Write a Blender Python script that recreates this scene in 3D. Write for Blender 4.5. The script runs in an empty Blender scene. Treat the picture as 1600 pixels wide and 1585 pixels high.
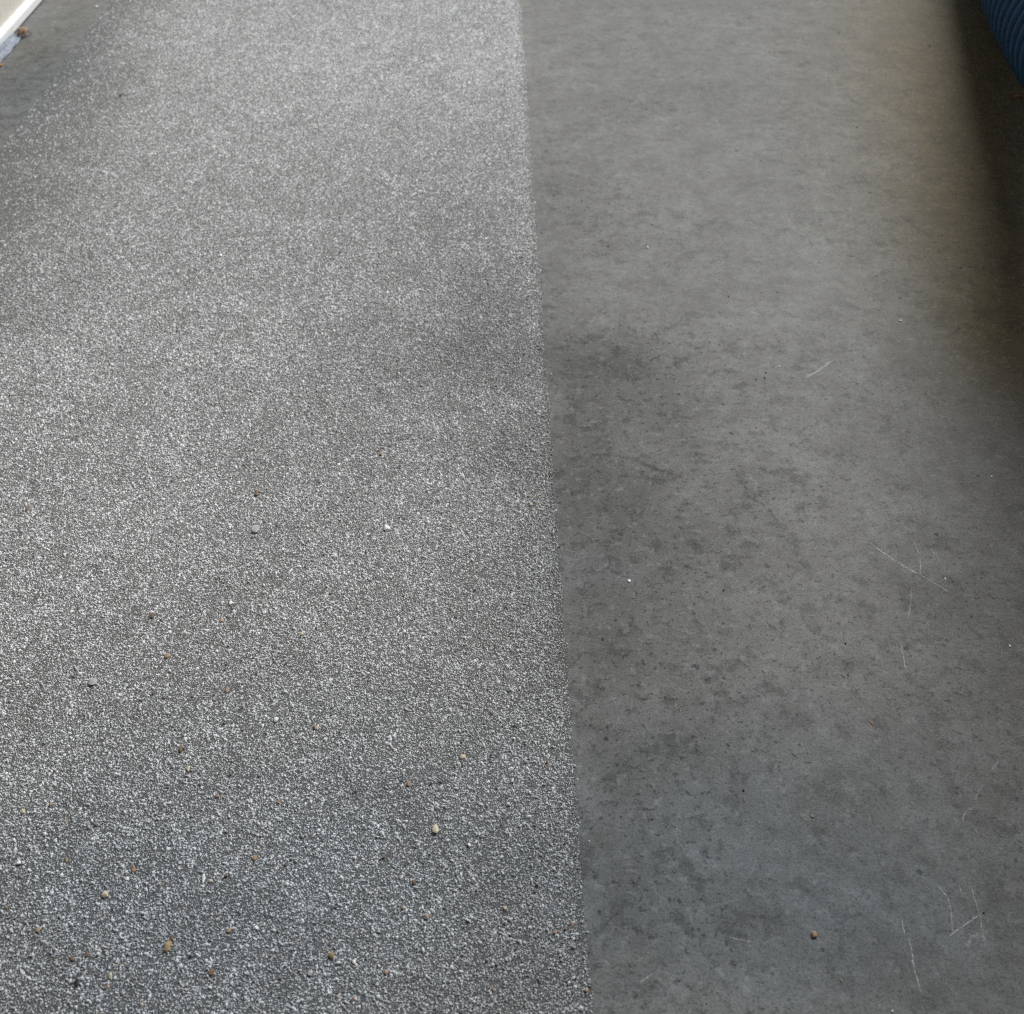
import bpy, bmesh, math, random
import numpy as np
from mathutils import Vector, Matrix, Euler, noise as mnoise

sc = bpy.context.scene
C = sc.collection
R = math.radians

# ------------------------------------------------------------------ camera
CAM_H = 1.40
FPX = 1600.0                       # focal length in pixels of the 1600 px wide photograph
cam_d = bpy.data.cameras.new('camera')
cam_d.sensor_width = 36.0
cam_d.lens = 36.0 * FPX / 1600.0
cam_d.clip_start = 0.02
cam_d.clip_end = 2000
cam_d.dof.use_dof = True
cam_d.dof.focus_distance = 1.75
cam_d.dof.aperture_fstop = 4.6
cam = bpy.data.objects.new('camera', cam_d)
C.objects.link(cam)
cam.location = (0, 0, CAM_H)
cam.rotation_euler = (R(90 - 44.6), 0, R(-1.1))
sc.camera = cam
CAM_M = cam.rotation_euler.to_matrix()

# ------------------------------------------------------------------ light
SUN_AZ = 45.0      # degrees to the right of +Y
SUN_EL = 46.0
w = bpy.data.worlds.new('World')
sc.world = w
w.use_nodes = True
wn = w.node_tree
bg = wn.nodes['Background']
sky = wn.nodes.new('ShaderNodeTexSky')
sky.sky_type = 'NISHITA'
sky.sun_disc = False
sky.sun_elevation = R(SUN_EL)
sky.sun_rotation = R(SUN_AZ)
sky.air_density = 1.0
sky.dust_density = 1.5
sky.ozone_density = 1.0
hsv = wn.nodes.new('ShaderNodeHueSaturation')      # thin overcast: the blue washed out
hsv.inputs['Saturation'].default_value = 0.25
wn.links.new(sky.outputs['Color'], hsv.inputs['Color'])
wn.links.new(hsv.outputs['Color'], bg.inputs['Color'])
bg.inputs['Strength'].default_value = 0.05
sun_d = bpy.data.lights.new('sun', 'SUN')
sun_d.energy = 3.0
sun_d.angle = R(44)
sun_d.color = (0.985, 1.0, 1.0)
sun = bpy.data.objects.new('sun', sun_d)
C.objects.link(sun)
sdir = Vector((math.sin(R(SUN_AZ)) * math.cos(R(SUN_EL)), math.cos(R(SUN_AZ)) * math.cos(R(SUN_EL)), math.sin(R(SUN_EL))))
sun.rotation_euler = sdir.to_track_quat('Z', 'Y').to_euler()
sun.location = (2, 8, 6)

vs = sc.view_settings
vs.view_transform = 'Standard'
vs.look = 'None'
vs.exposure = 0.32
vs.gamma = 1.0
vs.use_curve_mapping = False

sc.cycles.use_denoising = False
sc.cycles.filter_width = 1.15
sc.cycles.max_bounces = 5
sc.cycles.diffuse_bounces = 3
sc.cycles.glossy_bounces = 2
sc.cycles.caustics_reflective = False
sc.cycles.caustics_refractive = False

# ------------------------------------------------------------------ helpers
def at(px, py, z=0.0):
    """point at height z seen at pixel (px, py) of the 1600 x 1585 photograph"""
    d = CAM_M @ Vector(((px - 800) / FPX, -(py - 792.5) / FPX, -1.0))
    t = (z - CAM_H) / d.z
    return Vector((d.x * t, d.y * t, z))

def px_size(px, py):
    """metres per pixel at that floor point"""
    p = at(px, py)
    zc = -(CAM_M.transposed() @ (p - Vector((0, 0, CAM_H)))).z
    return zc / FPX

def mesh_obj(name, verts, faces, mat=None, parent=None, smooth=False):
    me = bpy.data.meshes.new(name)
    me.from_pydata([tuple(v) for v in verts], [], faces)
    me.update()
    if smooth:
        me.polygons.foreach_set('use_smooth', [True] * len(me.polygons))
    if mat:
        me.materials.append(mat)
    o = bpy.data.objects.new(name, me)
    C.objects.link(o)
    if parent:
        o.parent = parent
    return o

def bm_obj(name, bm, mat=None, parent=None, smooth=False):
    me = bpy.data.meshes.new(name)
    bm.to_mesh(me)
    bm.free()
    if smooth:
        me.polygons.foreach_set('use_smooth', [True] * len(me.polygons))
    if mat:
        me.materials.append(mat)
    o = bpy.data.objects.new(name, me)
    C.objects.link(o)
    if parent:
        o.parent = parent
    return o

def add_box(bm, x0, x1, y0, y1, z0, z1):
    vs_ = [bm.verts.new(p) for p in ((x0,y0,z0),(x1,y0,z0),(x1,y1,z0),(x0,y1,z0),(x0,y0,z1),(x1,y0,z1),(x1,y1,z1),(x0,y1,z1))]
    for f in ((0,3,2,1),(4,5,6,7),(0,1,5,4),(1,2,6,5),(2,3,7,6),(3,0,4,7)):
        bm.faces.new([vs_[i] for i in f])

def tag(o, label=None, cat=None, group=None, kind=None):
    if label: o['label'] = label
    if cat: o['category'] = cat
    if group: o['group'] = group
    if kind: o['kind'] = kind
    return o

class NT:
    """small wrapper for building node trees"""
    def __init__(self, nt):
        self.nt = nt
    def n(self, typ, **kw):
        nd = self.nt.nodes.new(typ)
        ins = kw.pop('ins', {})
        for k, v in kw.items():
            setattr(nd, k, v)
        for k, v in ins.items():
            if hasattr(v, 'is_linked') or isinstance(v, bpy.types.NodeSocket):
                self.nt.links.new(v, nd.inputs[k])
            else:
                nd.inputs[k].default_value = v
        return nd
    def math(self, op, a, b=0.0, c=None, clamp=False):
        nd = self.nt.nodes.new('ShaderNodeMath')
        nd.operation = op
        nd.use_clamp = clamp
        for i, v in enumerate((a, b, c)):
            if v is None: continue
            if isinstance(v, bpy.types.NodeSocket): self.nt.links.new(v, nd.inputs[i])
            else: nd.inputs[i].default_value = v
        return nd.outputs[0]
    def vmath(self, op, a, b=None, scale=None):
        nd = self.nt.nodes.new('ShaderNodeVectorMath')
        nd.operation = op
        for i, v in enumerate((a, b)):
            if v is None: continue
            if isinstance(v, bpy.types.NodeSocket): self.nt.links.new(v, nd.inputs[i])
            else: nd.inputs[i].default_value = v
        if scale is not None:
            if isinstance(scale, bpy.types.NodeSocket): self.nt.links.new(scale, nd.inputs['Scale'])
            else: nd.inputs['Scale'].default_value = scale
        return nd
    def noise(self, vec, scale, detail=4, rough=0.55, dist=0.0):
        nd = self.n('ShaderNodeTexNoise', ins={'Vector': vec, 'Scale': scale, 'Detail': detail, 'Roughness': rough, 'Distortion': dist})
        return nd.outputs['Fac']
    def ramp(self, fac, lo, hi, a=0.0, b=1.0):
        nd = self.n('ShaderNodeMapRange', interpolation_type='SMOOTHSTEP', ins={'Value': fac, 'From Min': lo, 'From Max': hi, 'To Min': a, 'To Max': b})
        return nd.outputs['Result']
    def mix(self, fac, a, b, blend='MIX'):
        nd = self.nt.nodes.new('ShaderNodeMix')
        nd.data_type = 'RGBA'
        nd.blend_type = blend
        for k, v in ((0, fac), (6, a), (7, b)):
            if isinstance(v, bpy.types.NodeSocket): self.nt.links.new(v, nd.inputs[k])
            else: nd.inputs[k].default_value = v
        return nd.outputs[2]
    def link(self, a, b):
        self.nt.links.new(a, b)

def new_mat(name):
    m = bpy.data.materials.new(name)
    m.use_nodes = True
    t = NT(m.node_tree)
    bsdf = m.node_tree.nodes['Principled BSDF']
    return m, t, bsdf

def c4(r, g, b): return (r, g, b, 1.0)
def grey(v): return (v, v, v, 1.0)

def blot_field(lst, x, y, wob=.06):
    """sum of soft blots at points x, y (numpy); lst: (px, py, half width px, half height px, amount)"""
    wx = x + wob * (fbm(x, y, 5.0, 11) - .5) * 2
    wy = y + wob * (fbm(x, y, 5.0, 23) - .5) * 2
    out = np.zeros_like(x)
    for (px, py, rx, ry, a) in lst:
        c = at(px, py)
        ex = (at(px + rx, py) - at(px - rx, py)).length / 2
        ey = (at(px, py + ry) - at(px, py - ry)).length / 2
        out += a * np.exp(-(((wx - c.x) / ex) ** 2 + ((wy - c.y) / ey) ** 2))
    return out

def value_noise(x, y, s, seed):
    """cheap value noise in numpy"""
    u, v_ = x * s + 1000, y * s + 1000
    i, j = np.floor(u).astype(int), np.floor(v_).astype(int)
    fu, fv = u - i, v_ - j
    fu = fu * fu * (3 - 2 * fu); fv = fv * fv * (3 - 2 * fv)
    def h(a, b):
        q = np.sin(a * 127.1 + b * 311.7 + seed * 74.7) * 43758.5453
        return q - np.floor(q)
    return (h(i, j) * (1 - fu) + h(i + 1, j) * fu) * (1 - fv) + (h(i, j + 1) * (1 - fu) + h(i + 1, j + 1) * fu) * fv
smooth_noise = value_noise

def fbm(x, y, s, seed):
    return .55 * value_noise(x, y, s, seed) + .28 * value_noise(x, y, s * 2.1, seed + 1) + .17 * value_noise(x, y, s * 4.3, seed + 2)

def add_blots(me):
    """stain and painted shade amounts as point attributes of a floor mesh"""
    n = len(me.vertices)
    co = np.empty(n * 3); me.vertices.foreach_get('co', co); co = co.reshape(-1, 3)
    for nm, lst in (('grime', GRIME), ('cool', COOL), ('shade_and_dirt', SHADE_AND_DIRT)):
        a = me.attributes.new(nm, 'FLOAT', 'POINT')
        a.data.foreach_set('value', blot_field(lst, co[:, 0], co[:, 1]))

# stains and painted shade on the floor: (px, py, rx, ry, amount); positive is darker
GRIME = [
    (940, 560, 130, 45, .42), (1020, 640, 130, 60, .24), (905, 740, 110, 120, .34), (1020, 850, 200, 120, .28), (950, 1020, 150, 110, .28), (1040, 1220, 220, 120, .20), (1350, 1180, 200, 120, .08), (40, 130, 80, 80, .30),
    (1165, 770, 60, 60, .10), (960, 1400, 150, 100, .26), (1090, 1160, 130, 50, .12), (1350, 1450, 240, 120, .10), (1150, 1480, 150, 60, .07),
    (900, 320, 70, 45, .10), (1000, 160, 90, 14, .12), (1500, 960, 70, 60, .12), (950, 60, 90, 20, .06),
    (1270, 450, 140, 90, -.10), (1080, 250, 130, 80, -.10), (1230, 1130, 150, 50, -.06), (1300, 860, 110, 60, -.05), (1100, 60, 200, 60, -.06),
    (790, 470, 85, 60, .26), (735, 575, 90, 60, .22), (560, 570, 110, 70, .10), (690, 350, 90, 30, .10), (800, 700, 70, 80, .08),
    (60, 320, 120, 110, .14), (170, 150, 60, 90, .10), (20, 480, 90, 60, .14), (480, 200, 160, 90, -.08),
    (250, 800, 160, 120, -.06), (600, 70, 300, 110, -.22), (350, 500, 220, 150, -.08), (780, 60, 60, 80, -.10), (760, 1330, 90, 50, .16), (620, 1260, 90, 40, .08),
    (780, 1530, 120, 70, .14), (120, 1340, 140, 80, .12), (420, 1440, 120, 60, .08), (880, 1200, 60, 60, -.05), (100, 1540, 160, 80, .14),
]
COOL = [(60, 120, 80, 100, .6), (1180, 1340, 440, 250, .75), (1400, 1520, 260, 160, .3), (940, 900, 80, 60, .3), (300, 1450, 520, 300, .9)]
SHADE_AND_DIRT = [(1485, 20, 160, 150, .85), (1490, 190, 150, 150, .65), (1510, 350, 140, 150, .65), (1570, 540, 120, 140, .7), (90, 60, 40, 40, .18), (60, 85, 40, 20, .2)]  # brown soft edge of the hose shadow painted in; last two are real smears
SCRATCHES = [
    (1258, 592, 1302, 564, 3.2, .55), (1232, 588, 1262, 578, 2.2, .25), (1226, 584, 1250, 592, 2.4, .22),
    (1364, 853, 1400, 878, 2.0, .65), (1400, 878, 1436, 898, 1.8, .75), (1436, 898, 1486, 927, 1.6, .55),
    (1428, 848, 1438, 868, 1.5, .5), (1438, 872, 1438, 899, 1.6, .6), (1462, 860, 1468, 882, 1.4, .4),
    (1344, 845, 1366, 852, 4.0, .22), (1423, 945, 1418, 968, 1.8, .5), (1424, 915, 1423, 945, 1.6, .25),
    (1407, 1004, 1415, 1047, 1.5, .7), (1455, 858, 1460, 868, 2.5, .3),
    (1409, 1438, 1413, 1460, 1.8, .75), (1420, 1466, 1425, 1490, 1.7, .75), (1425, 1490, 1428, 1514, 1.9, .9), (1428, 1514, 1439, 1552, 1.5, .6),
    (1466, 1386, 1480, 1402, 1.5, .6), (1480, 1402, 1486, 1424, 1.5, .6), (1486, 1424, 1488, 1458, 1.6, .55),
    (1480, 1466, 1530, 1429, 2.0, .7), (1517, 1387, 1530, 1428, 1.4, .55), (1530, 1428, 1539, 1480, 1.5, .65),
    (1499, 1384, 1504, 1404, 1.4, .4), (1508, 1480, 1529, 1456, 4.5, .4), (1526, 1470, 1545, 1450, 6, .2),
    (1503, 1282, 1508, 1270, 1.4, .8), (1508, 1270, 1519, 1262, 1.2, .6), (1524, 1250, 1527, 1240, 1.5, .7), (1527, 1240, 1536, 1226, 1.0, .5),
    (998, 1537, 1021, 1521, 1.1, .55), (1140, 1465, 1176, 1473, 1.6, .35), (1508, 1209, 1512, 1214, 1.2, .6),
    (1115, 186, 1128, 200, 1.6, .35), (1550, 1205, 1560, 1190, 2.4, .35), (1100, 1420, 1160, 1405, 1.0, .18),
    (1255, 1300, 1330, 1370, 1.0, .16), (1290, 1180, 1400, 1215, 1.0, .14), (958, 712, 985, 716, 4, -.14), (976, 716, 1008, 724, 6, -.16), (1004, 724, 1034, 738, 7, -.24), (1016, 732, 1050, 742, 9, -.20), (1040, 738, 1070, 746, 6, -.16), (1015, 564, 1032, 556, 2.5, -.4), (1022, 520, 1030, 532, 2.0, -.35), (1180, 400, 1260, 380, 1.2, .12), (1060, 300, 1078, 345, 1.2, .14),
]

# ------------------------------------------------------------------ materials
def floor_material(name, coated=False):
    m, t, b = new_mat(name)
    geo = t.n('ShaderNodeNewGeometry')
    P = t.vmath('MULTIPLY', geo.outputs['Position'], (1, 1, 0)).outputs[0]
    grime = t.n('ShaderNodeAttribute', attribute_name='grime').outputs['Fac']
    cool = t.n('ShaderNodeAttribute', attribute_name='cool').outputs['Fac']
    shade_and_dirt = t.n('ShaderNodeAttribute', attribute_name='shade_and_dirt').outputs['Fac']
    big = t.noise(P, 2.2, 2, .6)
    mid = t.noise(P, 9.0, 4, .62)
    base = 0.185
    def amp(x, f, a): return t.math('MULTIPLY', x, t.math('MULTIPLY_ADD', t.math('SUBTRACT', f, .5), a, 1.0))
    def dim(x, mask, a): return t.math('MULTIPLY', x, t.math('SUBTRACT', 1.0, t.math('MULTIPLY', mask, a)))
    warm = c4(base * 1.025, base * 1.0, base * .95)
    coolc = c4(base * .88, base * .985, base * 1.05)
    tone = t.math('ADD', cool, t.math('MULTIPLY', t.math('SUBTRACT', mid, .5), .7), clamp=True)
    col = t.mix(tone, warm, coolc)
    v = t.math('SUBTRACT', 1.0, grime)
    v = amp(v, big, .30)
    if not coated:
        sm = t.noise(P, 34.0, 6, .70)
        fine = t.noise(P, 210.0, 3, .75)
        v = amp(v, mid, .8); v = amp(v, sm, 1.0); v = amp(v, fine, 1.9)
        # dirtier floor shows more of its pores
        dens = t.math('ADD', t.ramp(big, .36, .62, .35, .80), t.math('MULTIPLY', grime, 2.4), clamp=True)
        spots = t.ramp(t.noise(P, 21.0, 8, .78), .52, .58)
        spots2 = t.ramp(t.noise(P, 80.0, 5, .72), .57, .62)
        spots3 = t.ramp(t.noise(P, 210.0, 3, .62), .60, .65)
        v = dim(v, t.math('MULTIPLY', spots, dens), .34)
        v = dim(v, t.math('MULTIPLY', spots2, dens), .55)
        v = dim(v, spots3, .50)
        vor = t.n('ShaderNodeTexVoronoi', feature='F1', ins={'Vector': P, 'Scale': 30.0, 'Randomness': 1.0})
        sep = t.n('ShaderNodeSeparateColor', ins={'Color': vor.outputs['Color']})
        sel = t.ramp(sep.outputs[0], .62, .64)
        size = t.math('MULTIPLY_ADD', t.math('POWER', sep.outputs[1], 2.0), .16, .035)
        dist = t.math('ADD', vor.outputs['Distance'], t.math('MULTIPLY', t.math('SUBTRACT', fine, .5), .12))
        pit = t.math('MULTIPLY', t.math('SUBTRACT', 1.0, t.math('DIVIDE', dist, size), clamp=True), sel)
        pit = t.math('MULTIPLY', pit, 1.7, clamp=True)
        v = dim(v, pit, .48)
        pale = t.math('MULTIPLY', t.ramp(t.noise(P, 300.0, 1, .5), .70, .78), .40)
        wisp = t.math('MULTIPLY', t.ramp(t.noise(P, 48.0, 7, .80), .54, .62), .20)      # chalky bloom
        pale = t.math('MAXIMUM', pale, wisp)
        col = t.mix(t.math('MULTIPLY', shade_and_dirt, 1.0, clamp=True), col, c4(base * .68, base * .53, base * .26))  # puts the brown penumbra beside the hose into the floor colour
        height = t.math('ADD', t.math('MULTIPLY', sm, .7), t.math('MULTIPLY', fine, .5))
        height = t.math('SUBTRACT', height, t.math('MULTIPLY', pit, .8))
        rough = t.math('MULTIPLY_ADD', sm, .3, .54)
        bs, bd, sp = .5, .003, .22
    else:
        # the bed between the loose-lying grains: finer grit packed in grey binder
        thin = t.n('ShaderNodeAttribute', attribute_name='thin').outputs['Fac']
        va = t.n('ShaderNodeTexVoronoi', feature='F1', ins={'Vector': P, 'Scale': 350.0, 'Randomness': 1.0})
        vb = t.n('ShaderNodeTexVoronoi', feature='F1', ins={'Vector': P, 'Scale': 640.0, 'Randomness': 1.0})
        ra = t.n('ShaderNodeSeparateColor', ins={'Color': va.outputs['Color']}).outputs[0]
        ha = t.ramp(va.outputs['Distance'], .15, .62, 1.0, 0.0)
        hb = t.ramp(vb.outputs['Distance'], .15, .62, 1.0, 0.0)
        h = t.math('MULTIPLY', ha, t.math('MULTIPLY_ADD', ra, .8, .2))
        h = t.math('MAXIMUM', h, t.math('MULTIPLY', hb, .45))
        v = amp(v, mid, .5)
        pale = t.math('MULTIPLY', t.ramp(h, .12, .60), t.math('MULTIPLY_ADD', ra, .42, .50))
        pale = t.math('MULTIPLY', pale, t.math('SUBTRACT', 1.0, thin))
        v = t.math('MULTIPLY', v, t.math('MULTIPLY_ADD', thin, .30, .60))
        height = h
        rough = .7
        bs, bd, sp = .9, .0022, .2
    vv = t.n('ShaderNodeCombineColor', ins={'Red': v, 'Green': v, 'Blue': v}).outputs[0]
    col = t.mix(1.0, col, vv, 'MULTIPLY')
    pc = c4(.42, .43, .43)
    if coated:
        g_ = t.math('SUBTRACT', 1.0, grime)
        pc = t.mix(1.0, t.mix(t.math('MULTIPLY', cool, 1.0, clamp=True), c4(.74, .745, .75), c4(.68, .72, .765)), t.n('ShaderNodeCombineColor', ins={'Red': g_, 'Green': g_, 'Blue': g_}).outputs[0], 'MULTIPLY')
    col = t.mix(pale, col, pc)
    t.link(col, b.inputs['Base Color'])
    if isinstance(rough, float): b.inputs['Roughness'].default_value = rough
    else: t.link(rough, b.inputs['Roughness'])
    b.inputs['Specular IOR Level'].default_value = sp
    bump = t.n('ShaderNodeBump', ins={'Strength': bs, 'Distance': bd, 'Height': height})
    t.link(bump.outputs[0], b.inputs['Normal'])
    return m

def grit_material():
    m, t, b = new_mat('pale grit')
    geo = t.n('ShaderNodeNewGeometry')
    oi = t.n('ShaderNodeAttribute', attribute_name='tone')
    P = geo.outputs['Position']
    grime = t.n('ShaderNodeAttribute', attribute_name='grime').outputs['Fac']
    rnd = oi.outputs['Fac']
    cr = t.n('ShaderNodeValToRGB', ins={'Fac': rnd})
    e = cr.color_ramp
    e.interpolation = 'CONSTANT'
    stops = [(0, (.16, .165, .17)), (.08, (.42, .425, .43)), (.24, (.60, .605, .61)), (.50, (.71, .715, .72)), (.76, (.79, .795, .795)), (.955, (.85, .85, .84)), (.984, (.50, .42, .32)), (.994, (.34, .24, .17))]
    e.elements[0].position = 0; e.elements[0].color = c4(*stops[0][1])
    e.elements[1].position = stops[1][0]; e.elements[1].color = c4(*stops[1][1])
    for p, c in stops[2:]:
        el = e.elements.new(p); el.color = c4(*c)
    v = t.math('MULTIPLY', t.math('SUBTRACT', 1.0, grime), t.math('MULTIPLY_ADD', t.math('SUBTRACT', t.noise(P, 9.0, 3, .6), .5), .6, 1.0))
    vv = t.n('ShaderNodeCombineColor', ins={'Red': v, 'Green': v, 'Blue': v}).outputs[0]
    col = t.mix(1.0, cr.outputs[0], vv, 'MULTIPLY')
    cool = t.n('ShaderNodeAttribute', attribute_name='cool').outputs['Fac']
    col = t.mix(t.math('MULTIPLY', cool, 1.0, clamp=True), col, t.mix(1.0, col, c4(.93, .985, 1.04), 'MULTIPLY'))
    t.link(col, b.inputs['Base Color'])
    b.inputs['Roughness'].default_value = .55
    b.inputs['Specular IOR Level'].default_value = .35
    return m

def simple_mat(name, c, rough=.6, var=.25, scale=60.0, spec=.4, bump=.2, c2=None, dist=.001):
    m, t, b = new_mat(name)
    tc = t.n('ShaderNodeTexCoord')
    P = tc.outputs['Object']
    n1 = t.noise(P, scale, 5, .6)
    n2 = t.noise(P, scale * 4.3, 3, .6)
    f = t.math('ADD', t.math('MULTIPLY', n1, .65), t.math('MULTIPLY', n2, .35))
    f = t.ramp(f, .32, .68)
    a = c4(*[x * (1 - var) for x in c]) if c2 is None else c4(*c2)
    bb = c4(*[min(1, x * (1 + var * .5)) for x in c]) if c2 is None else c4(*c)
    t.link(t.mix(f, a, bb), b.inputs['Base Color'])
    b.inputs['Roughness'].default_value = rough
    b.inputs['Specular IOR Level'].default_value = spec
    bp = t.n('ShaderNodeBump', ins={'Strength': bump, 'Distance': dist, 'Height': f})
    t.link(bp.outputs[0], b.inputs['Normal'])
    return m

M_FLOOR = floor_material('trowelled concrete')
M_COAT = floor_material('grey binder', coated=True)
M_GRIT = grit_material()
M_WALL = simple_mat('beige render', (.62, .585, .52), .85, .08, 40, .2, .25)
M_WHITE = simple_mat('white painted metal', (.86, .87, .86), .35, .04, 30, .5, .05)
M_ADDED_TIMBER = simple_mat('added unseen brown timber', (.20, .15, .10), .7, .3, 6, .3, .2)  # only on the unseen added parts; brown to warm the bounced light
M_GROUND = simple_mat('grey paving', (.26, .25, .23), .9, .25, 3, .2, .2)
M_SEAL = simple_mat('blue grey sheeting', (.24, .27, .33), .45, .45, 50, .5, .5)
M_LEAF = simple_mat('dry brown leaf', (.46, .33, .22), .7, .3, 90, .3, .5, c2=(.12, .065, .035))
M_LEAF2 = simple_mat('dry orange leaf', (.50, .24, .09), .7, .3, 120, .3, .5, c2=(.20, .08, .03))
M_HOSE = simple_mat('blue hose plastic', (.0015, .014, .032), .45, .35, 20, .25, .05)
M_RIB = simple_mat('blue rib plastic', (.002, .048, .115), .34, .3, 25, .14, .05)

STONE = {}
def stone_mat(kind):
    if kind not in STONE:
        c, c2 = {
            'white': ((.90, .91, .92), (.78, .79, .80)), 'cream': ((.72, .64, .50), (.52, .42, .28)),
            'ochre': ((.48, .36, .17), (.25, .17, .08)), 'olive': ((.40, .34, .17), (.24, .19, .09)),
            'tan': ((.42, .30, .19), (.27, .17, .10)), 'brown': ((.25, .17, .11), (.13, .085, .055)),
            'rust': ((.29, .17, .10), (.16, .09, .055)), 'orange': ((.44, .28, .17), (.28, .165, .09)),
            'peach': ((.58, .42, .31), (.40, .27, .19)), 'pink': ((.48, .33, .27), (.33, .21, .17)),
            'grey': ((.44, .45, .45), (.34, .35, .35)), 'dark': ((.045, .04, .035), (.02, .018, .016)),
        }[kind]
        STONE[kind] = simple_mat(kind + ' stone', c, .65, .2, 260, .35, .5, c2=c2, dist=.0006)
    return STONE[kind]

# ------------------------------------------------------------------ setting
Y0, Y1 = -4.0, 6.4
X_EDGE = sum(at(px, py).x for px, py in ((812, 0), (868, 792), (922, 1540))) / 3      # right rim of the gritty lane
X_LEFT = sum(at(px, py).x for px, py in ((160, 20), (100, 100), (20, 210))) / 3       # left rim
X_WALL = sum(at(px, py).x for px, py in ((66.7, 0), (33, 37), (0, 73.5))) / 3
print('edges', X_EDGE, X_LEFT, X_WALL)
XR = 4.6
ground = mesh_obj('ground', [(-300, -300, -.12), (300, -300, -.12), (300, 300, -.12), (-300, 300, -.12)], [(0, 1, 2, 3)], M_GROUND)
tag(ground, kind='structure')
def grid(xs, ys, z):
    """vertices and faces of a height sheet; z(i, j) gives the height of column i"""
    vv = [(x, y, z(i)) for y in ys for i, x in enumerate(xs)]
    w_ = len(xs)
    ff = [(j * w_ + i, j * w_ + i + 1, (j + 1) * w_ + i + 1, (j + 1) * w_ + i) for j in range(len(ys) - 1) for i in range(w_ - 1)]
    return vv, ff
fx0, fx1, fy0 = X_WALL - .3, XR + .3, Y0 - .3
xs = list(np.linspace(fx0, fx1, 136)); ys = list(np.linspace(fy0, Y1, 270))
vv, ff = grid(xs, ys, lambda i: 0.0)
k = len(vv)
vv += [(fx0, fy0, -.3), (fx1, fy0, -.3), (fx1, Y1, -.3), (fx0, Y1, -.3)]
w_ = len(xs); tr = w_ * (len(ys) - 1)
ff += [tuple([k, k + 1] + list(range(w_ - 1, -1, -1))), tuple([k + 2, k + 3] + list(range(tr, tr + w_))),
       tuple([k + 1, k + 2] + list(range(tr + w_ - 1, w_ - 2, -w_))), tuple([k + 3, k] + list(range(0, tr + 1, w_)))]
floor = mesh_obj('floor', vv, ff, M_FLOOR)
add_blots(floor.data)
tag(floor, 'smooth mottled grey concrete floor with scratches', kind='structure')

# gritty lane: binder sheet with a slightly ragged rim
rng = np.random.default_rng(7)
LY0, LY1 = -.6, 6.2
def rim(y, seed):
    return .005 * mnoise.noise(Vector((y * 9.0, seed, 0))) + .004 * mnoise.noise(Vector((y * 70.0, seed, 3)))
N = 700
vv, ff = [], []
M_ = 44
for i in range(N + 1):
    y = LY0 + (LY1 - LY0) * i / N
    xl, xr = X_LEFT + rim(y, 1) * 2.5, X_EDGE + rim(y, 5)
    row = [(xl, y, .0003)] + [(xl + .004 + (xr - .003 - xl - .004) * k / M_, y, .0009) for k in range(M_ + 1)] + [(xr, y, .0003)]
    vv += row
    if i:
        w_ = len(row); a = (i - 1) * w_; b_ = i * w_
        for k in range(w_ - 1):
            ff.append((a + k, a + k + 1, b_ + k + 1, b_ + k))
lane = mesh_obj('coated_lane', vv, ff, M_COAT)
add_blots(lane.data)
lx_ = np.array([v_[0] for v_ in vv]); ly_ = np.array([v_[1] for v_ in vv])
ta = lane.data.attributes.new('thin', 'FLOAT', 'POINT')
ta.data.foreach_set('value', np.clip(1.0 - (lx_ - X_LEFT + .12 * (smooth_noise(lx_, ly_, 9, 4) - .5)) / .30, 0, 1))
tag(lane, 'grey binder layer under the pale gritty lane', kind='structure')

# grit: points with attributes, grains instanced on them with geometry nodes
def scatter(y0, y1, dens, r_mean, r_sd, r_lo, r_hi, clump):
    n = int((X_EDGE - X_LEFT) * (y1 - y0) * dens)
    x = rng.uniform(X_LEFT, X_EDGE, n); y = rng.uniform(y0, y1, n)
    # leave out what no nearby camera position could see (far outside the left side of the view)
    keep = x > -(0.62 + y * .62) - .12
    d = .72 + clump * (smooth_noise(x, y, 30, 1) - .5) + clump * .9 * (smooth_noise(x, y, 100, 2) - .5) + .2 * (smooth_noise(x, y, 6, 3) - .5)
    d *= np.clip(.30 + (x - X_LEFT + .10 * (smooth_noise(x, y, 9, 4) - .5)) / .55, .38, 1.0)
    d += .15 * np.exp(-((X_EDGE - x - .03) / .02) ** 2)
    d *= np.clip((X_EDGE - x) / .012, .35, 1.0)
    keep &= rng.uniform(0, 1, n) < d
    x, y = x[keep], y[keep]
    n = len(x)
    x = x + np.where(X_EDGE - x < .012, rng.normal(0, .003, n) + (rng.uniform(0, 1, n) < .03) * rng.exponential(.007, n), 0)
    return x, y, np.clip(np.exp(rng.normal(math.log(r_mean), r_sd, n)), r_lo, r_hi)
NEAR = 1.9
sets = [(scatter(.12, 2.4, 62000, .00172, .30, .0009, .0036, .35), 3),
        (scatter(2.4, 4.8, 62000, .00175, .30, .0009, .0036, .30), 1),
        (scatter(.12, 1.5, 90000, .00112, .25, .0006, .0020, .5), 1),
        (scatter(1.5, 2.2, 45000, .00115, .25, .0006, .0020, .5), 1)]

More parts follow.
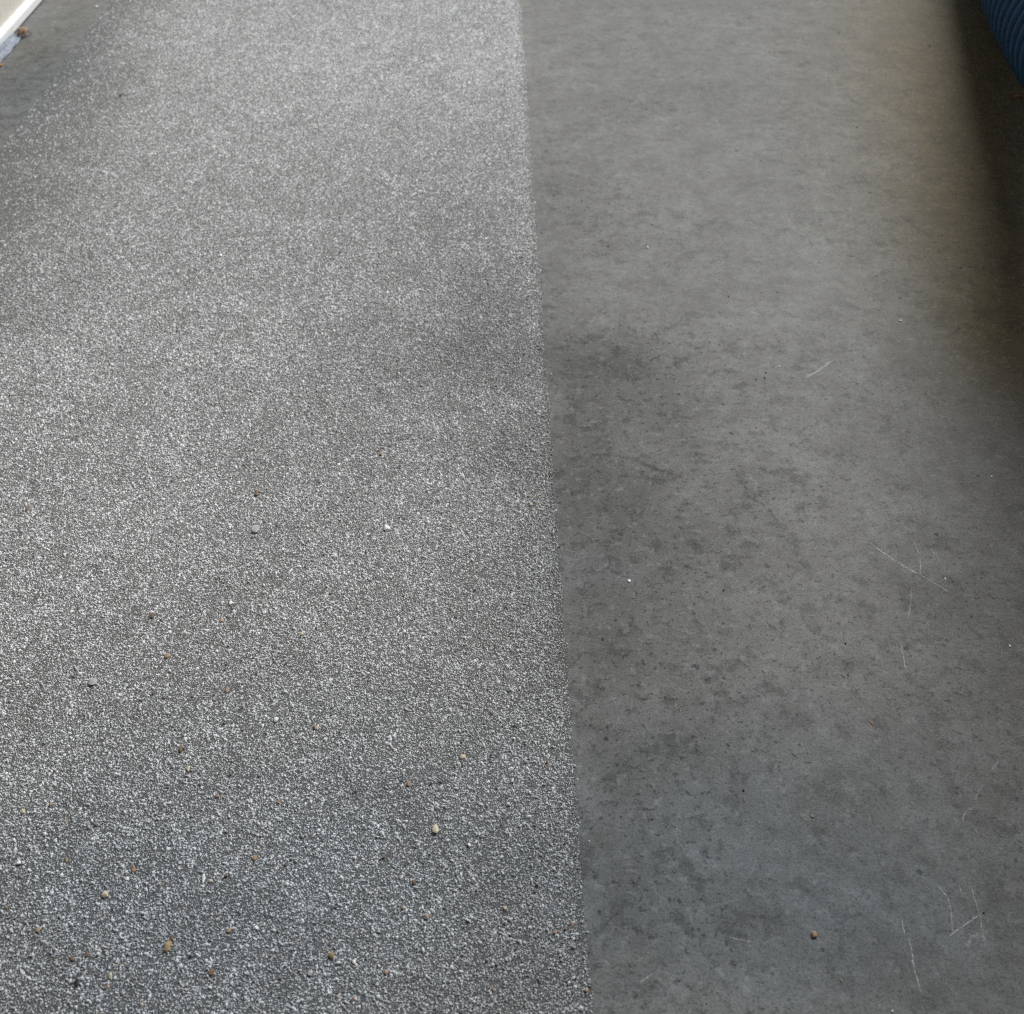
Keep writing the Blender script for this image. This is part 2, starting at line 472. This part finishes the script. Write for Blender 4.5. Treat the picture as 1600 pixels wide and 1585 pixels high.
# every grain is a small broken chip of its own, built for all of them at once in numpy
def grain_mesh(gx, gy, gs, top):
    """top 1: base ring of five and one apex (5 triangles); top 3: base ring and a tilted three-cornered face (9)"""
    n = len(gx)
    nb = 5
    ang = rng.uniform(0, 6.283, n)[:, None] + np.arange(nb)[None, :] * (2 * np.pi / nb) + rng.uniform(-.35, .35, (n, nb))
    rad = gs[:, None] * rng.uniform(.72, 1.25, (n, nb))
    el = rng.uniform(.75, 1.45, n); th = rng.uniform(0, 6.283, n)
    lx, ly = rad * np.cos(ang) * el[:, None], rad * np.sin(ang) / el[:, None]
    ct, st = np.cos(th)[:, None], np.sin(th)[:, None]
    V = np.empty((n, nb + top, 3))
    V[:, :nb, 0] = gx[:, None] + lx * ct - ly * st
    V[:, :nb, 1] = gy[:, None] + lx * st + ly * ct
    V[:, :nb, 2] = .0002
    hz = gs * rng.uniform(.5, 1.2, n)
    if top == 1:
        V[:, nb, 0] = gx + gs * rng.uniform(-.35, .35, n)
        V[:, nb, 1] = gy + gs * rng.uniform(-.35, .35, n)
        V[:, nb, 2] = .0009 + hz
        F = np.array([(k, (k + 1) % nb, nb) for k in range(nb)])
    else:
        idx = [0, 2, 3]
        for j, k in enumerate(idx):
            f = rng.uniform(.45, .85, n)
            V[:, nb + j, 0] = gx + (V[:, k, 0] - gx) * f
            V[:, nb + j, 1] = gy + (V[:, k, 1] - gy) * f
            V[:, nb + j, 2] = .0009 + hz * rng.uniform(.55, 1.15, n)
        A, B, D = nb, nb + 1, nb + 2
        F = np.array([(0, 1, A), (1, B, A), (1, 2, B), (2, 3, B), (3, D, B), (3, 4, D), (4, 0, D), (0, A, D), (A, B, D)])
    return V.reshape(-1, 3), (F[None] + (np.arange(n) * (nb + top))[:, None, None]).reshape(-1, 3), nb + top, len(F)

VV, FF, tone, grime_, cool_ = [], [], [], [], []
base_i = 0
for (gx, gy, gs), top in sets:
    V1, F1, v1, f1 = grain_mesh(gx, gy, gs, top)
    VV.append(V1); FF.append(F1 + base_i); base_i += len(V1)
    tone.append(np.repeat(rng.uniform(0, 1, len(gx)), f1))
    grime_.append(np.repeat(blot_field(GRIME, gx, gy), f1))
    cool_.append(np.repeat(blot_field(COOL, gx, gy), f1))
VV = np.concatenate(VV); FF = np.concatenate(FF).astype(np.int32); tone = np.concatenate(tone); grime_ = np.concatenate(grime_)
me = bpy.data.meshes.new('grit')
me.vertices.add(len(VV)); me.vertices.foreach_set('co', VV.ravel())
me.loops.add(FF.size); me.loops.foreach_set('vertex_index', FF.ravel())
me.polygons.add(len(FF)); me.polygons.foreach_set('loop_start', np.arange(len(FF), dtype=np.int32) * 3)
ta = me.attributes.new('tone', 'FLOAT', 'FACE'); ta.data.foreach_set('value', tone)
ta = me.attributes.new('grime', 'FLOAT', 'FACE'); ta.data.foreach_set('value', grime_)
ta = me.attributes.new('cool', 'FLOAT', 'FACE'); ta.data.foreach_set('value', np.concatenate(cool_))
me.update()
me.materials.append(M_GRIT)
print('grit triangles', len(FF))
grit = bpy.data.objects.new('grit', me); C.objects.link(grit)
tag(grit, 'pale grey grit bedded all over the rough lane', 'grit', kind='stuff')

# ------------------------------------------------------------------ garage wall, with an unseen cover added for the light
gar = bpy.data.objects.new('garage', None); C.objects.link(gar)
gar.location = (0, 0, 0)
tag(gar, 'beige rendered garage wall on a white base trim, top left corner', 'garage')
def gbox(name, mat, *a):
    b_ = bmesh.new(); add_box(b_, *a)
    return bm_obj(name, b_, mat, gar)
ZR = 3.3
YR = 1.95  # front edge of the added cover, placed for the light falloff
gbox('wall', M_WALL, X_WALL - .22, X_WALL - .012, Y0, Y1 - .1, .012, ZR)
gbox('wall', M_ADDED_TIMBER, XR, XR + .2, Y0, YR, 0.003, ZR)  # unseen, added to keep the right side dark
gbox('wall', M_ADDED_TIMBER, X_WALL - .22, XR + .2, Y0 - .2, Y0 - .003, 0.003, ZR)  # unseen, added with the cover to block sky from behind
gbox('shade_roof', M_ADDED_TIMBER, X_WALL - .3, XR + .3, Y0 - .3, YR, ZR + .003, ZR + .18)  # unseen, added overhead to block sky and shape the light falloff
# white trim profile swept along the wall
prof = [(-.012, .006), (.010, .006), (.0125, .009), (.0125, .030), (.0105, .0345), (.006, .037), (-.012, .039)]
vv, ff = [], []
ys = [Y0 + (Y1 - .1 - Y0) * i / 60 for i in range(61)]
for i, y in enumerate(ys):
    wv = .0008 * mnoise.noise(Vector((y * 2, 9, 0)))
    for (px_, pz) in prof: vv.append((X_WALL + px_ + wv, y, pz + wv))
    if i:
        a, b_ = (i - 1) * len(prof), i * len(prof)
        for k in range(len(prof) - 1): ff.append((a + k, a + k + 1, b_ + k + 1, b_ + k))
        ff.append((a + len(prof) - 1, a, b_, b_ + len(prof) - 1))
trim = mesh_obj('base_trim', vv, ff, M_WHITE, gar)
trim['label'] = 'white metal trim along the foot of the wall'

# ------------------------------------------------------------------ folded sheeting strip by the trim
def sheet_strip():
    y_end = at(32, 60).y
    y_start = y_end - 1.1
    nu, nv = 90, 10
    vv, ff = [], []
    for i in range(nu + 1):
        y = y_start + (y_end - y_start) * i / nu
        for j in range(nv + 1):
            s = j / nv
            x = X_WALL + .017 + .036 * s + .005 * mnoise.noise(Vector((y * 14, 2, s)))
            z = .0035 + .022 * math.exp(-((s - .32) / .16) ** 2) * (.6 + .6 * mnoise.noise(Vector((y * 5, 1, 0)))) + .010 * (1 - s) * .8
            z += .005 * mnoise.noise(Vector((y * 25, s * 4, 4)))
            yy = y + (.012 * mnoise.noise(Vector((s * 5, 7, 0))) if i == nu else 0)
            vv.append((x, yy, max(.0012, z)))
    for i in range(nu):
        for j in range(nv):
            a = i * (nv + 1) + j
            ff.append((a, a + 1, a + nv + 2, a + nv + 1))
    o = mesh_obj('plastic_sheet', vv, ff, M_SEAL, smooth=True)
    so = o.modifiers.new('thick', 'SOLIDIFY'); so.thickness = .0012; so.offset = 1
    tag(o, 'crumpled blue-grey plastic strip lying along the white trim', 'plastic strip')
sheet_strip()

# ------------------------------------------------------------------ dry leaves
def leaf(name, px, py, length, width, curl, rz, mat, label, cup=1.0, lift=.0, seed=0, wav=.25):
    nu, nv = 22, 12
    vv, ff = [], []
    for i in range(nu + 1):
        u = i / nu
        half = width * .5 * (math.sin(math.pi * min(1, u * 1.02)) ** .6) * (1 + .25 * math.sin(u * 19 + seed))
        half = max(half, width * .03)
        for j in range(nv + 1):
            v = j / nv * 2 - 1
            ang = v * cup * 1.5
            rr = half / max(cup * 1.5, .01)
            x = math.sin(ang) * rr
            z = (1 - math.cos(ang)) * rr
            # curl along the length
            a2 = (u - .5) * curl
            rl = length / max(abs(curl), .01)
            y = math.sin(a2) * (rl - z)
            z2 = rl - math.cos(a2) * (rl - z)
            q = Vector((x, y, z2)) * 60
            k = wav * length * .25
            vv.append(Vector((x, y, z2)) + Vector((mnoise.noise(q * .7 + Vector((seed, 0, 0))), mnoise.noise(q * .7 + Vector((0, seed, 5))), mnoise.noise(q * .9 + Vector((3, 0, seed))))) * k)
    for i in range(nu):
        for j in range(nv):
            a = i * (nv + 1) + j
            ff.append((a, a + 1, a + nv + 2, a + nv + 1))
    vv = [Vector((v.x, v.y, -v.z)) for v in vv]      # hollow side down
    zmin = min(v.z for v in vv)
    vv = [v - Vector((0, 0, zmin)) for v in vv]
    root = bpy.data.objects.new(name, None); C.objects.link(root)
    p = at(px, py)
    root.location = (p.x, p.y, .001 + lift); root.rotation_euler = (0, 0, rz)
    bl = mesh_obj('blade', vv, ff, mat, root, smooth=True)
    so = bl.modifiers.new('thick', 'SOLIDIFY'); so.thickness = .0008
    # mid rib and stalk
    mid = [vv[i * (nv + 1) + nv // 2] - Vector((0, 0, .0006)) for i in range(nu + 1)]
    tail = mid[0] + (mid[0] - mid[1]).normalized() * length * .3
    mid = [tail] + mid
    tv, tf = [], []
    for i, m_ in enumerate(mid):
        r_ = .0011 * (1 - .6 * i / len(mid))
        for k in range(5):
            a = k * 2 * math.pi / 5
            tv.append(m_ + Vector((math.cos(a) * r_, 0, math.sin(a) * r_)))
        if i:
            for k in range(5):
                tf.append(((i - 1) * 5 + k, (i - 1) * 5 + (k + 1) % 5, i * 5 + (k + 1) % 5, i * 5 + k))
    mesh_obj('stalk', tv, tf, mat, root, smooth=True)
    tag(root, label, 'leaf')
    return root
leaf('dry_leaf', 38, 57, .062, .066, 2.0, R(40), M_LEAF, 'curled brown dry leaf resting against the white trim', cup=.9, seed=3, wav=.5)
leaf('dry_leaf', -2, 104, .035, .030, 1.6, R(80), M_LEAF2, 'pale orange dry leaf scrap at the left edge below the plastic strip', cup=.7, seed=8, wav=.4)
leaf('dry_leaf', 1590, 152, .036, .016, 1.0, R(95), M_LEAF2, 'thin orange-brown leaf scrap in the shadow under the blue hose', cup=.8, seed=5, wav=.35)

# ------------------------------------------------------------------ blue ribbed hose
def catmull(pts, m):
    out = []
    P = [pts[0] * 2 - pts[1]] + pts + [pts[-1] * 2 - pts[-2]]
    for i in range(1, len(P) - 2):
        for k in range(m):
            t = k / m
            p0, p1, p2, p3 = P[i - 1], P[i], P[i + 1], P[i + 2]
            out.append(.5 * ((2 * p1) + (p2 - p0) * t + (2 * p0 - 5 * p1 + 4 * p2 - p3) * t * t + (3 * p1 - p0 - 3 * p2 + p3) * t ** 3))
    out.append(pts[-1].copy())
    return out

HOSE_R = .165
hose_pts = [Vector(p) for p in ((2.75, 6.6, .172), (2.38, 5.5, .172), (2.08, 4.5, .175), (1.83, 3.55, .22), (1.63, 2.75, .32), (1.43, 1.95, .44), (1.45, 1.15, .62), (1.85, .45, .62), (2.5, -.05, .38), (3.05, -.6, .175))]
def hose():
    path = catmull(hose_pts, 60)
    # resample evenly
    L = [0.0]
    for a, b_ in zip(path, path[1:]): L.append(L[-1] + (b_ - a).length)
    total = L[-1]
    arr = np.array([tuple(p) for p in path]); Ls = np.array(L)
    def sample(s): return Vector([float(np.interp(s, Ls, arr[:, k])) for k in range(3)])
    root = bpy.data.objects.new('ribbed_hose', None); C.objects.link(root)
    root.location = (hose_pts[2].x, hose_pts[2].y, 0)
    off = Vector(root.location)
    tag(root, 'thick dark blue ribbed hose in the top right corner', 'hose')
    def frame(s):
        T = (sample(min(total, s + .01)) - sample(max(0, s - .01))).normalized()
        U = T.cross(Vector((0, 0, 1))).normalized()
        return sample(s), U, T.cross(U).normalized() * -1
    # wall
    seg = 40; nr = 240
    tv, tf = [], []
    for i in range(nr + 1):
        p, U, V = frame(total * i / nr)
        for k in range(seg):
            a = 2 * math.pi * k / seg
            tv.append(p + (U * math.cos(a) + V * math.sin(a)) * (HOSE_R - .004) - off)
        if i:
            for k in range(seg):
                tf.append(((i - 1) * seg + k, (i - 1) * seg + (k + 1) % seg, i * seg + (k + 1) % seg, i * seg + k))
    mesh_obj('hose_wall', tv, tf, M_HOSE, root, smooth=True)
    # spiral rib
    pitch = .084
    turns = total / pitch
    per = 56
    cnt = int(turns * per)
    tv, tf = [], []
    sides = 10
    for i in range(cnt + 1):
        s = total * i / cnt
        if i % 4 == 0 or i == 0:
            pass
        p, U, V = frame(s)
        a = 2 * math.pi * i / per
        rad = U * math.cos(a) + V * math.sin(a)
        T = U.cross(V)
        for k in range(sides):
            b_ = 2 * math.pi * k / sides
            tv.append(p + rad * (HOSE_R - .006 + .018 * math.cos(b_)) + T * (.026 * math.sin(b_)) - off)
        if i:
            for k in range(sides):
                tf.append(((i - 1) * sides + k, (i - 1) * sides + (k + 1) % sides, i * sides + (k + 1) % sides, i * sides + k))
    mesh_obj('spiral_rib', tv, tf, M_RIB, root, smooth=True)
hose()

# ------------------------------------------------------------------ loose stones
def stone(name, px, py, wpx, hpx, tilt, kind, label, flat=.6, z0=.0018, seed=0, cat='stone', group=None):
    """wpx, hpx: size in photograph pixels across and along the picture; tilt in degrees on the floor"""
    s = px_size(px, py)
    p = at(px, py)
    asp = 1.0 / max(.3, (CAM_H / (p - Vector((0, 0, CAM_H))).length))
    a = wpx * s * .5
    b_ = hpx * s * .5 * min(asp, 1.5)
    c = min(a, b_) * flat
    bm = bmesh.new()
    bmesh.ops.create_icosphere(bm, subdivisions=2, radius=1.0)
    rr = random.Random(seed * 17 + 3)
    o_ = Vector((rr.uniform(-50, 50), rr.uniform(-50, 50), rr.uniform(-50, 50)))
    # chop by a few random planes for a broken look
    planes = []
    for _ in range(9):
        d_ = Vector((rr.gauss(0, 1), rr.gauss(0, 1), rr.gauss(0, .8))).normalized()
        planes.append((d_, rr.uniform(.48, .85)))
    for v in bm.verts:
        q = v.co.copy()
        q *= 1 + .28 * mnoise.noise(q * 1.3 + o_)
        for d_, h in planes:
            k = q.dot(d_) - h
            if k > 0: q -= d_ * k * .9
        v.co = Vector((q.x * a, q.y * b_, q.z * c))
    zmin = min(v.co.z for v in bm.verts)
    for v in bm.verts: v.co.z -= zmin + c * .45
    ob = bm_obj(name, bm, stone_mat(kind))
    ob.location = (p.x, p.y, z0)
    ob.rotation_euler = (0, 0, R(tilt))
    tag(ob, label, cat, group)
    return ob

GRP = 'loose stone chips on the gritty lane'
LANE = [
    # px, py, w, h, tilt, kind, label
    (604, 828, 12, 12, 30, 'white', 'bright white angular chip alone in the middle of the gritty lane'),
    (681, 1297, 13, 17, 0, 'cream', 'largest cream-white chip on the gritty lane, lower middle'),
    (263, 1481, 12, 22, -8, 'ochre', 'largest ochre-yellow stone on the gritty lane, near the bottom left'),
    (269, 1468, 9, 8, 20, 'rust', 'small rust crumb touching the largest ochre-yellow stone'),
    (518, 1494, 15, 14, 0, 'olive', 'olive-yellow round stone near the bottom middle of the gritty lane'),
    (166, 1400, 14, 11, 35, 'cream', 'slanting yellowish cream chip left of the ochre stones'),
    (398, 1342, 9, 11, 0, 'ochre', 'small ochre stone above and right of the largest ochre one'),
    (147, 1068, 15, 14, 0, 'grey', 'flat round pale grey pebble near the left edge of the picture'),
    (400, 829, 14, 13, 0, 'grey', 'flat round grey pebble just below a brown chip'),
    (402, 772, 9, 12, 10, 'brown', 'brown chip just above a flat round grey pebble'),
    (239, 963, 10, 10, 0, 'brown', 'dark brown square chip in the left middle of the gritty lane'),
    (261, 1026, 9, 9, 15, 'tan', 'tan chip a little below the dark brown square chip'),
    (283, 1172, 9, 12, 0, 'brown', 'upright brown chip left of middle, above the ochre stones'),
    (347, 970, 8, 9, 0, 'peach', 'pale peach chip right of the dark brown square chip'),
    (355, 1080, 8, 9, 0, 'tan', 'small tan chip right of the upright brown chip'),
    (37, 1270, 9, 9, 30, 'cream', 'pointed cream chip close to the left edge of the picture'),
    (210, 1360, 8, 9, 0, 'orange', 'small orange chip above the slanting cream chip'),
    (331, 1521, 11, 13, -10, 'rust', 'rust-brown stone below and right of the largest ochre stone'),
    (330, 1378, 7, 6, 0, 'cream', 'tiny cream chip beside a narrow white chip'),
    (319, 1374, 6, 15, 8, 'white', 'narrow upright white chip left of a small ochre stone'),
    (354, 1369, 8, 10, 20, 'brown', 'small brown chip between narrow white chip and small ochre stone'),
    (114, 1499, 8, 12, 10, 'brown', 'upright brown chip with its neighbour of rust, bottom left'),
    (138, 1494, 8, 9, 0, 'rust', 'small rust chip right of an upright brown chip, bottom left'),
    (121, 1537, 9, 19, 15, 'dark', 'black upright sliver near the bottom left corner'),
    (167, 1543, 7, 8, 0, 'orange', 'small orange chip right of the black upright sliver'),
    (174, 1527, 8, 12, 10, 'cream', 'cream chip above the small orange chip, bottom left'),
    (639, 1226, 9, 9, 0, 'orange', 'orange chip above the largest cream-white chip'),
    (733, 1322, 6, 6, 0, 'white', 'tiny white chip right of the largest cream-white chip'),
    (482, 1421, 7, 10, 0, 'grey', 'pale grey upright chip above the olive-yellow stone'),
    (402, 1451, 7, 7, 20, 'white', 'small white chip left of the olive-yellow stone'),
    (554, 1504, 6, 8, 0, 'white', 'small white chip right of the olive-yellow stone'),
    (485, 1523, 8, 7, 0, 'grey', 'pale grey chip below and left of the olive-yellow stone'),
    (603, 1520, 9, 9, 0, 'peach', 'peach chip at the bottom, far right of the olive-yellow stone'),
    (667, 1433, 10, 10, 0, 'peach', 'peach chip below the largest cream-white chip'),
    (631, 1419, 8, 6, 15, 'cream', 'small cream chip left of a peach chip'),
    (894, 1446, 8, 11, -20, 'pink', 'pinkish terracotta chip at the rim of the gritty lane near the bottom'),
    (868, 1458, 9, 5, 10, 'pink', 'flat pinkish chip beside the terracotta chip at the lane rim'),
    (916, 1548, 8, 8, 0, 'peach', 'peach chip on the lane rim at the very bottom'),
    (552, 1563, 7, 8, 0, 'rust', 'rust crumb near the bottom edge of the picture, lower middle'),
    (431, 1126, 9, 8, 0, 'white', 'smooth white pebble in the lower left middle of the lane'),
    (723, 1184, 12, 9, 20, 'cream', 'cream flake two thirds down, right half of the gritty lane'),
    (595, 711, 6, 7, 0, 'orange', 'tiny orange chip above the bright white angular chip'),
    (493, 1138, 8, 8, 0, 'ochre', 'small ochre crumb right of the smooth white pebble'),
    (647, 1380, 9, 11, 0, 'brown', 'dark brown chip between the cream-white chip and the peach chip'),
    (361, 944, 6, 6, 0, 'white', 'small white chip above the pale peach chip'),
    (472, 992, 7, 7, 0, 'cream', 'small cream chip in the centre left of the gritty lane'),
    (830, 790, 7, 6, 0, 'cream', 'small cream chip near the lane rim at mid height'),
    (345, 401, 6, 5, 0, 'white', 'tiny white chip in the upper left middle of the lane'),
    (43, 797, 6, 7, 0, 'brown', 'tiny brown chip at the left edge, mid height'),
    (855, 1193, 6, 7, 0, 'rust', 'tiny rust chip near the lane rim, two thirds down'),
    (733, 132, 5, 5, 0, 'white', 'tiny white chip near the top of the lane, right part'),
    (152, 12, 5, 5, 0, 'white', 'tiny white chip on the smooth strip at the top left'),
    (600, 1340, 7, 7, 0, 'rust', 'small rust crumb left of the dark brown chip'),
    (447, 1352, 7, 8, 0, 'brown', 'small brown crumb right of the small ochre stone'),
    (80, 1258, 6, 7, 0, 'tan', 'tiny tan chip right of the pointed cream chip'),
    (105, 1345, 7, 10, 20, 'ochre', 'slim ochre chip left of the small orange chip'),
    (340, 1245, 7, 8, 0, 'tan', 'small tan chip above the narrow white chip'),
    (295, 1203, 7, 9, 0, 'cream', 'small cream chip just below the upright brown chip'),
    (358, 1455, 9, 8, 0, 'tan', 'tan crumb right of the largest ochre-yellow stone'),
    (435, 1255, 7, 8, 0, 'tan', 'tan crumb below the smooth white pebble'),
    (60, 1455, 9, 8, 10, 'tan', 'tan crumb at the left edge near the bottom'),
    (30, 1350, 7, 7, 0, 'white', 'tiny white chip at the left edge below the pointed cream chip'),
    (200, 1375, 6, 6, 0, 'white', 'tiny white chip just left of the small orange chip'),
    (790, 1420, 7, 7, 0, 'cream', 'tiny cream chip in the lower right of the gritty lane'),
]
for i, (px, py, wp, hp, tl, kd, lb) in enumerate(LANE):
    zz = .0009 if px != 152 else 0.0
    q = 1.05 if kd in ('white', 'grey') else .9
    stone('stone_chip', px, py, wp * q, hp * q, tl, kd, lb, flat=.5 if kd != 'grey' else .35, z0=zz + .0016, seed=i + 1, group=GRP)
GRP2 = 'crumbs on the smooth concrete'
SMOOTH = [
    (1272, 1462, 18, 14, -25, 'tan', 'tan pebble, largest on the smooth concrete, near the bottom'),
    (1361, 1130, 4, 10, 25, 'orange', 'thin orange-tan sliver on the smooth concrete, right of middle'),
    (1269, 1276, 8, 7, 0, 'pink', 'small pinkish crumb above the tan pebble'),
    (983, 908, 6, 6, 0, 'white', 'white crumb on the smooth concrete near the lane rim'),
    (1138, 464, 5, 5, 0, 'dark', 'black crumb in the upper middle of the smooth concrete'),
    (1197, 583, 5, 5, 0, 'dark', 'black crumb, upper one of a close pair'),
    (1195, 591, 5, 5, 0, 'dark', 'black crumb, lower one of a close pair'),
    (1181, 594, 4, 5, 0, 'dark', 'dark crumb just left of a close black pair'),
    (1217, 573, 5, 3, 0, 'white', 'white fleck up and right of a close black pair'),
    (1182, 667, 4, 6, 0, 'tan', 'tan fleck below the close black pair'),
    (1407, 502, 8, 3, 0, 'white', 'white sliver near the shadow on the upper right'),
    (1549, 745, 6, 3, 0, 'white', 'white sliver at the right edge, mid height'),
    (1325, 1055, 4, 6, 0, 'dark', 'dark crumb above the thin orange-tan sliver'),
    (1321, 1006, 5, 5, 0, 'dark', 'dark crumb left of a long upright scratch'),
    (1518, 964, 5, 4, 0, 'dark', 'dark crumb at the right below the crossing scratches'),
    (1578, 1010, 5, 5, 0, 'white', 'white crumb at the right edge of the picture'),
    (1477, 905, 4, 4, 0, 'white', 'tiny white crumb beside the crossing scratches'),
    (942, 1000, 6, 5, 0, 'dark', 'dark crumb near the lane rim, lower middle'),
    (1162, 1235, 7, 7, 0, 'dark', 'black crumb above and left of the small pinkish crumb'),
    (1131, 923, 6, 3, 0, 'dark', 'flat dark crumb right of the white crumb near the rim'),
    (1495, 1232, 4, 4, 0, 'dark', 'tiny black crumb left of the curved pale fibre mark'),
    (1537, 1427, 6, 5, 0, 'dark', 'dark crumb among the scratches at the bottom right'),
    (1314, 1532, 4, 8, 20, 'olive', 'small olive sliver below the tan pebble'),
    (1394, 1580, 4, 5, 0, 'white', 'tiny white crumb at the bottom edge, right side'),
    (1104, 1569, 4, 4, 0, 'dark', 'tiny black crumb at the bottom edge, middle'),
    (950, 385, 5, 4, 0, 'dark', 'dark crumb near the lane rim, upper middle'),
    (1010, 171, 4, 4, 0, 'dark', 'tiny black crumb near the top of the smooth concrete'),
    (1012, 387, 5, 4, 0, 'white', 'white fleck right of a dark crumb, upper middle'),
    (1310, 52, 4, 4, 0, 'dark', 'tiny black crumb at the top, left of the brownish shade'),
    (1452, 73, 6, 4, 0, 'dark', 'dark crumb at the top, beside the hose shadow'),
    (1340, 199, 4, 4, 0, 'rust', 'tiny rust crumb at the upper right'),
]
for i, (px, py, wp, hp, tl, kd, lb) in enumerate(SMOOTH):
    q = .62 if kd == 'dark' else .85
    stone('crumb', px, py, wp * q, hp * q, tl, kd, lb, flat=.5, z0=.0004, seed=i + 200, cat='crumb', group=GRP2)
# scratches: thin chalky ribbons worn into the concrete, each a piece of the floor
def scratch_material(name, c):
    m, t, b = new_mat(name)
    geo = t.n('ShaderNodeNewGeometry')
    a = t.n('ShaderNodeAttribute', attribute_name='worn').outputs['Fac']
    n1 = t.ramp(t.noise(geo.outputs['Position'], 330.0, 3, .65), .34, .62)
    b.inputs['Base Color'].default_value = c
    b.inputs['Roughness'].default_value = .85
    b.inputs['Specular IOR Level'].default_value = .15
    t.link(t.math('MULTIPLY', a, t.math('MULTIPLY_ADD', n1, .8, .15), clamp=True), b.inputs['Alpha'])
    return m
M_SCR = scratch_material('chalky scratch', c4(.52, .53, .53))
M_SCUFF = scratch_material('dark rubber scuff', c4(.045, .043, .04))
for si, (x0, y0, x1, y1, wpx, am) in enumerate(SCRATCHES):
    A, B = at(x0, y0), at(x1, y1)
    T = (B - A).normalized(); U = Vector((-T.y, T.x, 0))
    half = wpx * .80 * px_size((x0 + x1) / 2, (y0 + y1) / 2)
    m_ = 16
    vv, ff, worn = [], [], []
    for i in range(m_ + 1):
        u = i / m_
        p = A.lerp(B, u) + U * (half * .9 * mnoise.noise(Vector((u * 4, si * 3.1, 0))))
        hw = half * (.75 + .7 * mnoise.noise(Vector((u * 9, si * 1.7, 5))))
        end = min(1.0, min(u, 1 - u) * 7 + .15)
        for q, f in ((-1.6, 0), (-.4, 1), (.4, 1), (1.6, 0)):
            vv.append(p + U * hw * q + Vector((0, 0, .0005)) - A)
            worn.append(min(1.0, abs(am) * f * end * 1.6))
        if i:
            for k in range(3):
                ff.append(((i - 1) * 4 + k, (i - 1) * 4 + k + 1, i * 4 + k + 1, i * 4 + k))
    o = mesh_obj('scratch' if am > 0 else 'scuff', vv, ff, M_SCR if am > 0 else M_SCUFF, floor)
    o.location = A
    wa = o.data.attributes.new('worn', 'FLOAT', 'POINT'); wa.data.foreach_set('value', worn)

# dark stick at the top left of the lane
def twig(px0, py0, px1, py1, r, label):
    A, B = at(px0, py0), at(px1, py1)
    root = bpy.data.objects.new('twig', None)
    vv, ff = [], []
    m = 10
    off = A.copy()
    for i in range(m + 1):
        u = i / m
        p = A.lerp(B, u) + Vector((.004 * math.sin(u * 5), .003 * math.sin(u * 7 + 1), .0045 + .002 * math.sin(u * 6)))
        rr = r * (1 - .5 * u) * (1 + .2 * math.sin(u * 23))
        T = (B - A).normalized(); U = T.cross(Vector((0, 0, 1))).normalized(); V = Vector((0, 0, 1))
        for k in range(6):
            a = k * math.pi / 3
            vv.append(p + (U * math.cos(a) + V * math.sin(a)) * rr - off)
        if i:
            for k in range(6): ff.append(((i - 1) * 6 + k, (i - 1) * 6 + (k + 1) % 6, i * 6 + (k + 1) % 6, i * 6 + k))
    ff += [tuple(range(5, -1, -1)), tuple(m * 6 + k for k in range(6))]
    bpy.data.objects.remove(root)
    o = mesh_obj('twig', vv, ff, stone_mat('brown'), smooth=True)
    o.location = off
    tag(o, label, 'twig')
twig(186, 152, 205, 149, .0024, 'short brown twig on the gritty lane at the top left')
